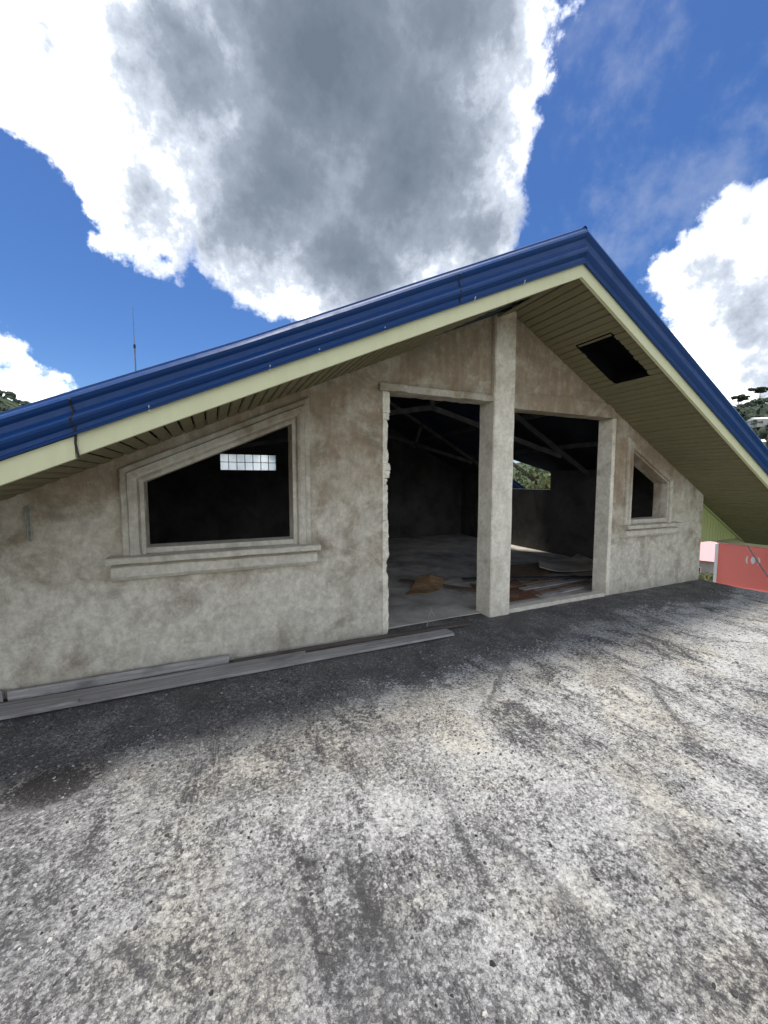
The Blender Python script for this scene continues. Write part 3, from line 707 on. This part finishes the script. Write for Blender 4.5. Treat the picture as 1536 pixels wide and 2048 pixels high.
# ------------------------------------------------------------------ loose timber along the foot of the wall
def plank(name, a, b_, wd, th, mat, label, group=None, tilt=0.0, warp_=0.006, seed=0, knots=True):
    """a, b: centre points of the underside ends"""
    a, b_ = Vector(a), Vector(b_); d = b_ - a; L = d.length; d.normalize()
    bm = bmesh.new(); prim_box(bm, (L / 2, 0, th / 2), (L, wd, th))
    bmesh.ops.subdivide_edges(bm, edges=[e for e in bm.edges if abs(e.verts[0].co.x - e.verts[1].co.x) > L * 0.5], cuts=max(6, int(L * 12)))
    for v in bm.verts:
        n_ = mnoise.noise_vector(Vector((v.co.x * 1.3 + seed * 7, v.co.y * 2, v.co.z * 2)))
        f_ = mnoise.noise_vector(Vector((v.co.x * 12 + seed * 3, v.co.y * 20, v.co.z * 20)))
        v.co.y += n_.y * warp_ + f_.y * 0.002; v.co.z += max(0, n_.z * warp_) + f_.z * 0.0012
        if v.co.x < 0.001 or v.co.x > L - 0.001: v.co.x += f_.x * 0.010
    o = obj(name, bm, mat)
    side = Vector((0, 0, 1)).cross(d).normalized(); up = d.cross(side)
    rot = Matrix((d, side, up)).transposed().to_4x4() @ Matrix.Rotation(tilt, 4, 'X')
    o.matrix_world = Matrix.Translation(a) @ rot
    tag(o, label, 'plank', group)
    return o
G1 = 'weathered planks along the foot of the wall'
plank('timber_plank', (-1.75, -0.225, 0.006), (1.98, -0.255, 0.006), 0.125, 0.022, 'wood_grey', 'long grey plank lying flat, the foremost at the foot of the wall', G1, seed=1)
plank('timber_plank', (-1.8, -0.128, 0.004), (0.66, -0.150, 0.004), 0.050, 0.020, 'wood_grey', 'narrow grey plank lying between the long plank and the wall', G1, seed=2)
plank('timber_plank', (-1.12, -0.300, 0.031), (-0.80, -0.297, 0.031), 0.045, 0.014, 'wood_grey', 'short grey offcut on the left end of the long plank', G1, seed=3)
plank('timber_plank', (-1.22, -0.058, 0.008), (0.085, -0.060, 0.008), 0.022, 0.062, 'wood_grey', 'grey board standing on edge against the wall below the left window', G1, tilt=-0.16, seed=4)
plank('timber_plank', (-1.9, -0.055, 0.008), (-1.25, -0.055, 0.008), 0.024, 0.070, 'wood_grey', 'stub of grey board on edge at the left edge of the picture', G1, tilt=-0.12, seed=5)
plank('timber_plank', (0.12, -0.085, 0.008), (2.28, -0.125, 0.008), 0.060, 0.016, 'wood_dark', 'thin dark brown batten behind the long plank, ending by the column', G1, seed=6)

# ------------------------------------------------------------------ inside the doorway
def sheet(name, pts, z0, th, mat, label, cat, group=None, curl=0.02, seed=0):
    """thin quad sheet with curl, pts in order"""
    bm = bmesh.new(); n_ = 10; P = [Vector((*q, 0)) for q in pts]; top = []
    for j in range(n_ + 1):
        row = []
        for i in range(n_ + 1):
            u, v = i / n_, j / n_
            c = (P[0] * (1 - u) + P[1] * u) * (1 - v) + (P[3] * (1 - u) + P[2] * u) * v
            c.z = z0 + th + curl * max(0, mnoise.noise(Vector((c.x * 1.9 + seed, c.y * 1.9, seed))) + 0.2) + curl * 1.2 * (abs(u - .5) * 2) ** 3
            row.append(bm.verts.new(c))
        top.append(row)
    for j in range(n_):
        for i in range(n_): bm.faces.new((top[j][i], top[j][i + 1], top[j + 1][i + 1], top[j + 1][i]))
    bmesh.ops.recalc_face_normals(bm, faces=bm.faces[:])
    if bm.faces[0].normal.z < 0: bmesh.ops.reverse_faces(bm, faces=bm.faces[:])
    bmesh.ops.solidify(bm, geom=bm.faces[:], thickness=th)
    o = obj(name, bm, mat); tag(o, label, cat, group); return o
# folded cardboard
bm = bmesh.new(); pr = [[(2.14, 0.98, 0.012), (2.42, 0.94, 0.012), (2.62, 0.98, 0.014)], [(2.34, 1.20, 0.014), (2.58, 1.14, 0.035), (2.74, 1.08, 0.03)], [(2.56, 1.46, 0.10), (2.72, 1.38, 0.13), (2.88, 1.26, 0.07)], [(2.80, 1.62, 0.05), (2.92, 1.54, 0.05), (3.06, 1.40, 0.012)]]
vv = [[bm.verts.new(c) for c in r_] for r_ in pr]
for j in range(3):
    for i in range(2): bm.faces.new((vv[j][i], vv[j][i + 1], vv[j + 1][i + 1], vv[j + 1][i]))
bmesh.ops.subdivide_edges(bm, edges=bm.edges[:], cuts=3, use_grid_fill=True)
for v in bm.verts: v.co += mnoise.noise_vector(v.co * 5) * 0.016
for v in bm.verts: v.co.z = max(v.co.z, 0.012)
bmesh.ops.solidify(bm, geom=bm.faces[:], thickness=0.006)
tag(obj('cardboard_sheet', bm, 'card'), 'crumpled brown cardboard sheet on the floor of the left doorway', 'cardboard')
G2 = 'timber on the floor inside the doorway'
plank('timber_plank', (2.40, 1.62, 0.012), (3.35, 0.36, 0.012), 0.10, 0.020, 'wood_brown', 'dark plank beside the cardboard, running in behind the column', G2, seed=11)
plank('timber_plank', (2.62, 1.10, 0.010), (3.02, 0.40, 0.010), 0.05, 0.018, 'wood_grey', 'thin pale batten in front of the dark plank behind the column', G2, seed=12)
sheet('plywood_sheet', [(2.95, 0.24), (3.62, 0.24), (3.86, 0.95), (3.15, 1.05)], 0.008, 0.010, 'wood_red', 'red brown plywood sheet on the floor just right of the column', 'plywood', curl=0.012, seed=1)
sheet('plywood_sheet', [(3.40, 1.12), (4.45, 0.92), (5.10, 1.62), (3.95, 1.95)], 0.008, 0.012, 'wood_brown', 'dull brown plywood sheet farther back in the right doorway', 'plywood', curl=0.03, seed=4)
sheet('plywood_sheet', [(4.40, 1.05), (5.55, 0.85), (5.85, 1.60), (5.05, 1.75)], 0.035, 0.012, 'floor', 'grey board propped near the right inner wall', 'board', curl=0.06, seed=7)
for i, (a, b_, wd, mt, lab) in enumerate((
    ((3.55, 0.25, 0.014), (4.38, 0.32, 0.014), 0.075, 'wood_grey', 'grey batten on the floor nearest the right threshold'),
    ((3.60, 0.37, 0.012), (4.75, 0.48, 0.012), 0.07, 'wood_brown', 'brown batten second back from the right threshold'),
    ((3.55, 0.52, 0.030), (4.90, 0.62, 0.014), 0.08, 'wood_grey', 'grey batten third back from the right threshold'),
    ((3.30, 0.70, 0.030), (4.85, 0.78, 0.016), 0.08, 'wood_brown', 'brown batten fourth back from the right threshold'),
    ((3.15, 1.22, 0.045), (5.05, 0.50, 0.045), 0.085, 'dark', 'black plank lying slantwise across the boards in the right doorway'))):
    plank('timber_plank', a, b_, wd, 0.018, mt, lab, G2, seed=20 + i)
# twigs and debris by the column foot
def twig(a, b_, r, label):
    bm = bmesh.new(); a, b_ = Vector(a), Vector(b_)
    pts = [a.lerp(b_, t_ / 6) + mnoise.noise_vector(Vector((t_, a.x * 9, 2))) * 0.008 for t_ in range(7)]
    pts[0] = a; tube(bm, pts, r, r * 0.5, 5); tag(obj('stick', bm, 'wood_grey'), label, 'stick')
twig((1.86, -0.02, 0.0), (2.02, 0.16, 0.13), 0.006, 'pale stick leaning up in the left doorway')
twig((2.05, 0.10, 0.0), (2.00, 0.17, 0.125), 0.005, 'darker stick crossing the pale one in the left doorway')

# cord hanging on the wall at the far left
bm = bmesh.new()
base = Vector((-1.075, -0.016, 1.02))
tube(bm, [base + Vector(c) for c in ((0.0, 0.0, 0.225), (0.012, -0.004, 0.205), (0.018, -0.006, 0.16), (0.012, -0.004, 0.11), (0.016, -0.002, 0.05), (0.006, 0, 0.0), (-0.004, -0.004, 0.03), (-0.006, -0.006, 0.10), (-0.012, -0.006, 0.17), (-0.004, 0.0, 0.222))], 0.006, 0.005, 6)
tag(obj('hanging_cord', bm, 'cord', smooth=True), 'greyish loop of cord hanging on the wall at the far left', 'cord')

# ------------------------------------------------------------------ grit on the deck (nobody could count it)
def scatter(name, n, mat, seed, sizes, label, yfun, flat=0.45):
    rr = random.Random(seed); V, F = [], []
    for i in range(n):
        x, y = yfun(rr)
        r_ = sizes[0] + (sizes[1] - sizes[0]) * rr.random() ** 3
        zc = height_deck(x, y) + r_ * flat * 0.3; k = len(V); a0 = rr.random() * 6.3
        m_ = 5
        for j in range(m_):
            a = a0 + j * 6.283 / m_; q = r_ * rr.uniform(0.5, 1.5)
            V.append((x + math.cos(a) * q, y + math.sin(a) * q, zc - r_ * flat * 0.5))
        for j in range(m_):
            a = a0 + 0.5 + j * 6.283 / m_; q = r_ * rr.uniform(0.45, 0.8)
            V.append((x + math.cos(a) * q, y + math.sin(a) * q, zc + r_ * flat * rr.uniform(0.4, 0.8)))
        for j in range(m_): F.append((k + j, k + (j + 1) % m_, k + m_ + (j + 1) % m_, k + m_ + j))
        F.append(tuple(k + m_ + j for j in range(m_)))
    o = obj(name, (V, F), mat); tag(o, label, None, kind='stuff'); return o
def anywhere(rr):
    # denser clumps where the noise says so
    while True:
        x = rr.uniform(-2.0, 6.2); y = rr.uniform(-3.1, -0.12)
        if y > -0.34 and x < 2.2: continue
        if mnoise.noise(Vector((x * 1.6, y * 1.6, 3))) + 0.35 * mnoise.noise(Vector((x * 7, y * 7, 1))) > rr.uniform(-0.5, 0.75): return x, y
scatter('loose_grit', 11000, 'grit', 1, (0.0018, 0.009), 'dark crumbs of moss and grit strewn over the deck', anywhere)
scatter('cement_chips', 5000, 'chip', 2, (0.002, 0.010), 'pale chips of cement strewn over the deck', anywhere)

# ------------------------------------------------------------------ beyond the deck
def leaves(n, centre, radii, size, seed, squash=1.0, clumps=14):
    rr = random.Random(seed); V, F = [], []
    C = []
    for _ in range(clumps):
        while True:
            q = Vector((rr.uniform(-1, 1), rr.uniform(-1, 1), rr.uniform(-1, 1)))
            if 0.25 < q.length < 1: break
        C.append((Vector([a * b_ for a, b_ in zip(q, radii)]), rr.uniform(0.22, 0.42)))
    for i in range(n):
        c, rad = rr.choice(C); q = Vector((rr.gauss(0, 1), rr.gauss(0, 1), rr.gauss(0, 0.8))).normalized() * rad * rr.uniform(0.55, 1.0)
        p = Vector(centre) + c + Vector([a * b_ for a, b_ in zip(q, radii)])
        nrm = Vector((rr.gauss(0, 1), rr.gauss(0, 1), rr.gauss(0.6, 1))).normalized(); u = nrm.orthogonal().normalized(); v = nrm.cross(u)
        s_ = size * rr.uniform(0.6, 1.3); k = len(V)
        V += [tuple(p - u * s_), tuple(p + v * s_ * 0.5), tuple(p + u * s_), tuple(p - v * s_ * 0.5)]
        F.append((k, k + 1, k + 2, k + 3))
    return V, F
def tree(name, x, y, zb, h, crown_r, label, leaf_mat, n=2600, size=0.16, seed=1, cat='tree', group=None, flat=0.6, trunk_r=0.16, crown_at=0.72):
    root = empty(name, (x, y, zb)); tag(root, label, cat, group)
    bm = bmesh.new(); rr = random.Random(seed)
    pts = [(0.06 * h * 0.3 * math.sin(i * 1.3 + seed) * i / 6, 0.05 * h * 0.3 * math.cos(i + seed) * i / 6, h * 0.85 * i / 6) for i in range(7)]
    tube(bm, pts, trunk_r, trunk_r * 0.3, 8)
    for k in range(6):
        a = k * 1.05 + rr.random(); z0 = h * rr.uniform(0.42, 0.72)
        tube(bm, [(pts[4][0], pts[4][1], z0), (math.cos(a) * crown_r * 0.4, math.sin(a) * crown_r * 0.4, z0 + h * 0.08), (math.cos(a) * crown_r * 0.8, math.sin(a) * crown_r * 0.8, z0 + h * 0.14)], trunk_r * 0.4, trunk_r * 0.1, 5)
    obj('trunk', bm, 'bark', root)
    obj('crown', leaves(n, (0, 0, h * crown_at), (crown_r, crown_r, crown_r * flat), size, seed + 3), leaf_mat, root)
    return root
tree('broadleaf_tree', 12.3, 9.0, GZ, 12.0, 3.4, 'bright leafy tree seen through the gap inside the right doorway', 'leaf', 5200, 0.15, 5, flat=1.1, crown_at=0.72)

# antenna mast behind the roof
mx, my = 34 * math.sin(R(-7.95)), -3.198 + 34 * math.cos(R(-7.95))
root = empty('antenna_mast', (mx, my, GZ)); tag(root, 'thin antenna mast rising above the left roof slope', 'antenna')
ztop = 1.4 + 34 * 0.3656 - GZ; zj = 1.4 + 34 * 0.285 - GZ
bm = bmesh.new(); tube(bm, [(0, 0, 0), (0, 0, zj)], 0.055, 0.045, 8); obj('pole', bm, 'rust', root)
bm = bmesh.new(); tube(bm, [(0, 0, zj), (0, 0, ztop)], 0.024, 0.014, 6); obj('whip', bm, 'rust', root)
bm = bmesh.new(); tube(bm, [(0, 0, zj - 0.12), (0, 0, zj + 0.14)], 0.075, 0.07, 8); obj('clamp', bm, 'dark', root)

# red building and its neighbours, below the deck on the right
def az_pt(az, dist, z): return Vector((dist * math.sin(R(az)), -3.198 + dist * math.cos(R(az)), z))
DR = 26.0
pL = az_pt(64.9, DR, 0); vx = Vector((math.cos(R(72)), -math.sin(R(72)), 0)); vy = Vector((math.sin(R(72)), math.cos(R(72)), 0))   # along and into the red wall
def RB(u, v, z): return pL + vx * u + vy * v + Vector((0, 0, z))
red = empty('red_building', tuple(pL + Vector((0, 0, GZ)))); tag(red, 'bright red painted building below the deck on the right, white emblem on its wall', 'building')
def quadbox(name, u0, u1, v0, v1, z0, z1, mat, parent):
    bm = bmesh.new(); vv = [bm.verts.new(RB(u, v, z)) for z in (z0, z1) for (u, v) in ((u0, v0), (u1, v0), (u1, v1), (u0, v1))]
    for f in ((0, 1, 2, 3), (7, 6, 5, 4), (0, 4, 5, 1), (1, 5, 6, 2), (2, 6, 7, 3), (3, 7, 4, 0)): bm.faces.new([vv[i] for i in f])
    o = obj(name, bm, mat)
    if parent is not None: o.parent = parent; o.matrix_parent_inverse = Matrix.Translation(-parent.location)
    return o
quadbox('wall', 0, 8, 0, 6, GZ, -1.72, 'red', red)
quadbox('parapet', -0.08, 8.1, -0.06, 0.25, -1.72, -1.55, 'pink', red)
quadbox('plinth', -0.05, 8.05, -0.05, -0.001, -3.92, -3.84, 'pink', red)
quadbox('corner_post', -0.12, -0.001, -0.12, 0.1, GZ, -1.75, 'white', red)
# emblem: a lozenge between two brackets
emb = bmesh.new()
for (cu, w_, h_, bend) in ((1.12, 0.05, 0.42, -0.06), (1.30, 0.13, 0.36, 0.0), (1.48, 0.05, 0.42, 0.06)):
    cz = -2.42; ring = []
    for i in range(16):
        a = i * 2 * math.pi / 16; uu = math.cos(a) * w_ / 2 * 1.2; zz = math.sin(a) * h_ / 2
        ring.append(emb.verts.new(RB(cu + uu + bend * (1 - (zz / h_ * 2) ** 2) * 0.8, -0.012, cz + zz)))
    emb.faces.new(ring)
o = obj('emblem', emb, 'white'); o.parent = red; o.matrix_parent_inverse = Matrix.Translation(-red.location)
# pink lean-to roof on the right of it
lean = bmesh.new()
vv = [lean.verts.new(RB(*c)) for c in ((1.9, -0.5, -1.75), (9, -0.5, -1.75), (9, -3.2, -3.6), (4.0, -3.2, -3.6))]
lean.faces.new(vv); bmesh.ops.solidify(lean, geom=lean.faces[:], thickness=0.05)
o = obj('lean_to_roof', lean, 'pink'); o.parent = red; o.matrix_parent_inverse = Matrix.Translation(-red.location)
bm = bmesh.new(); tube(bm, [RB(1.9, -0.56, -1.71), RB(4.0, -3.26, -3.56)], 0.045, 0.045, 6); o = obj('roof_edge', bm, 'dark'); o.parent = red; o.matrix_parent_inverse = Matrix.Translation(-red.location)

def small_house(x, y, zb, wx, wy, h, rot, wallm, roofm, label, win=True, rh=1.2, group=None):
    root = empty('distant_house', (x, y, zb)); root.rotation_euler.z = rot; tag(root, label, 'house', group)
    box('wall', (-wx / 2, -wy / 2, 0), (wx / 2, wy / 2, h), wallm, root)
    bm = bmesh.new(); e = 0.4
    q = [(-wx / 2 - e, -wy / 2 - e, h + 0.02), (wx / 2 + e, -wy / 2 - e, h + 0.02), (wx / 2 + e, wy / 2 + e, h + 0.02), (-wx / 2 - e, wy / 2 + e, h + 0.02), (-wx / 2 - e, 0, h + rh), (wx / 2 + e, 0, h + rh)]
    v = [bm.verts.new(c) for c in q]
    for f in ((0, 1, 5, 4), (2, 3, 4, 5), (0, 4, 3), (1, 2, 5), (0, 3, 2, 1)): bm.faces.new([v[i] for i in f])
    obj('roof', bm, roofm, root)
    if win:
        for k in range(3):
            cx = -wx / 2 + wx * (k + 0.5) / 3
            wf = box('window', (cx - 0.5, -wy / 2 - 0.04, h * 0.4), (cx + 0.5, -wy / 2 - 0.003, h * 0.8), 'white', root)
            box('pane', (cx - 0.42, -wy / 2 - 0.06, h * 0.4 + 0.08), (cx + 0.42, -wy / 2 - 0.042, h * 0.8 - 0.08), 'glassdark', wf)
    return root
q = az_pt(63.0, 40, 0); small_house(q.x, q.y, GZ, 6, 6, 2.6, R(-66), 'palewall', 'pink', 'pale house with faded pink roof between the wall corner and the red building')
q = az_pt(69.5, 62, 0); small_house(q.x, q.y, GZ, 16, 8, 3.4, R(-70), 'palewall', 'white', 'long white roofed house behind the red building', rh=0.8)
q = az_pt(63.8, 31, 0)
tree('garden_shrub', q.x, q.y, GZ, 3.2, 1.5, 'green garden shrub between the wall corner and the red building', 'leaf', 1600, 0.10, 9, cat='shrub', flat=0.8, trunk_r=0.06, crown_at=0.62)
q = az_pt(63.2, 27, 0)
gb = bmesh.new()
for k in range(7): tube(gb, [q + Vector((k * 0.35 - 1.0, -k * 0.16, GZ)), q + Vector((k * 0.35 - 1.0, -k * 0.16, GZ + 1.9))], 0.035, 0.035, 5)
tube(gb, [q + Vector((-1.1, 0.05, GZ + 1.85)), q + Vector((1.3, -1.05, GZ + 1.85))], 0.04, 0.04, 5)
tag(obj('garden_fence', gb, 'white'), 'white garden railing in front of the shrub beyond the wall corner', 'fence')

# houses, pines and wood on the right-hand hill
def ground_z(az, dist): return GZ + hill_h(R(az), dist)
for i, (az, dist, lab) in enumerate(((66.6, 205, 'pale house low on the right hillside, at the picture edge'), (67.9, 235, 'pale house higher on the right hillside, at the picture edge'))):
    q = az_pt(az, dist, 0); small_house(q.x, q.y, ground_z(az, dist) - 0.5, 9, 7, 3.2, R(-60 + 20 * i), 'palewall', 'white', lab, group='houses on the hillside')
for i, (az, hgt, lab) in enumerate(((65.7, 12, 'left of two lone umbrella pines on the right ridge'), (67.35, 15, 'right and taller of two lone umbrella pines on the right ridge'))):
    dist = 345; q = az_pt(az, dist, 0)
    tree('pine_tree', q.x, q.y, ground_z(az, dist) - 1, hgt, 5.0, lab, 'pine', 900, 0.9, 21 + i, group='pines on the ridge', flat=0.35, trunk_r=0.35, crown_at=0.86)
rr = random.Random(9); V, F = [], []
for i in range(9000):
    if rr.random() < 0.55: az = rr.uniform(54, 82)
    else: az = rr.uniform(-58, -10)
    dist = rr.uniform(150, 350); q = az_pt(az, dist, 0); gz = ground_z(az, dist)
    if mnoise.noise(Vector((q.x * 0.02, q.y * 0.02, 1))) + rr.uniform(-0.5, 0.35) < -0.1: continue
    r_ = rr.uniform(1.2, 3.2)
    for k in range(9):
        nrm = Vector((rr.gauss(0, 1), rr.gauss(0, 1), abs(rr.gauss(0, 1)))).normalized()
        c = Vector((q.x, q.y, gz + r_ * 0.5)) + nrm * r_ * 0.8; u = nrm.orthogonal().normalized() * r_ * 0.55; v = nrm.cross(u); n0 = len(V)
        V += [tuple(c - u), tuple(c + v * rr.uniform(.6, 1)), tuple(c + u), tuple(c - v * rr.uniform(.6, 1))]; F.append((n0, n0 + 1, n0 + 2, n0 + 3))
tag(obj('forest', (V, F), 'forest'), 'scrubby wood covering the far hillsides', None, kind='stuff')
# service cable crossing in front of the red building
bm = bmesh.new(); a = az_pt(67.0, 22, 1.4 - 22 * 0.112); b_ = az_pt(70.6, 16, 1.4 - 16 * 0.215)
tube(bm, [a.lerp(b_, t_ / 10) - Vector((0, 0, 0.10 * math.sin(math.pi * t_ / 10))) for t_ in range(11)], 0.022, 0.022, 5)
tag(obj('service_cable', bm, 'dark'), 'dark service cable crossing in front of the red building', 'cable')
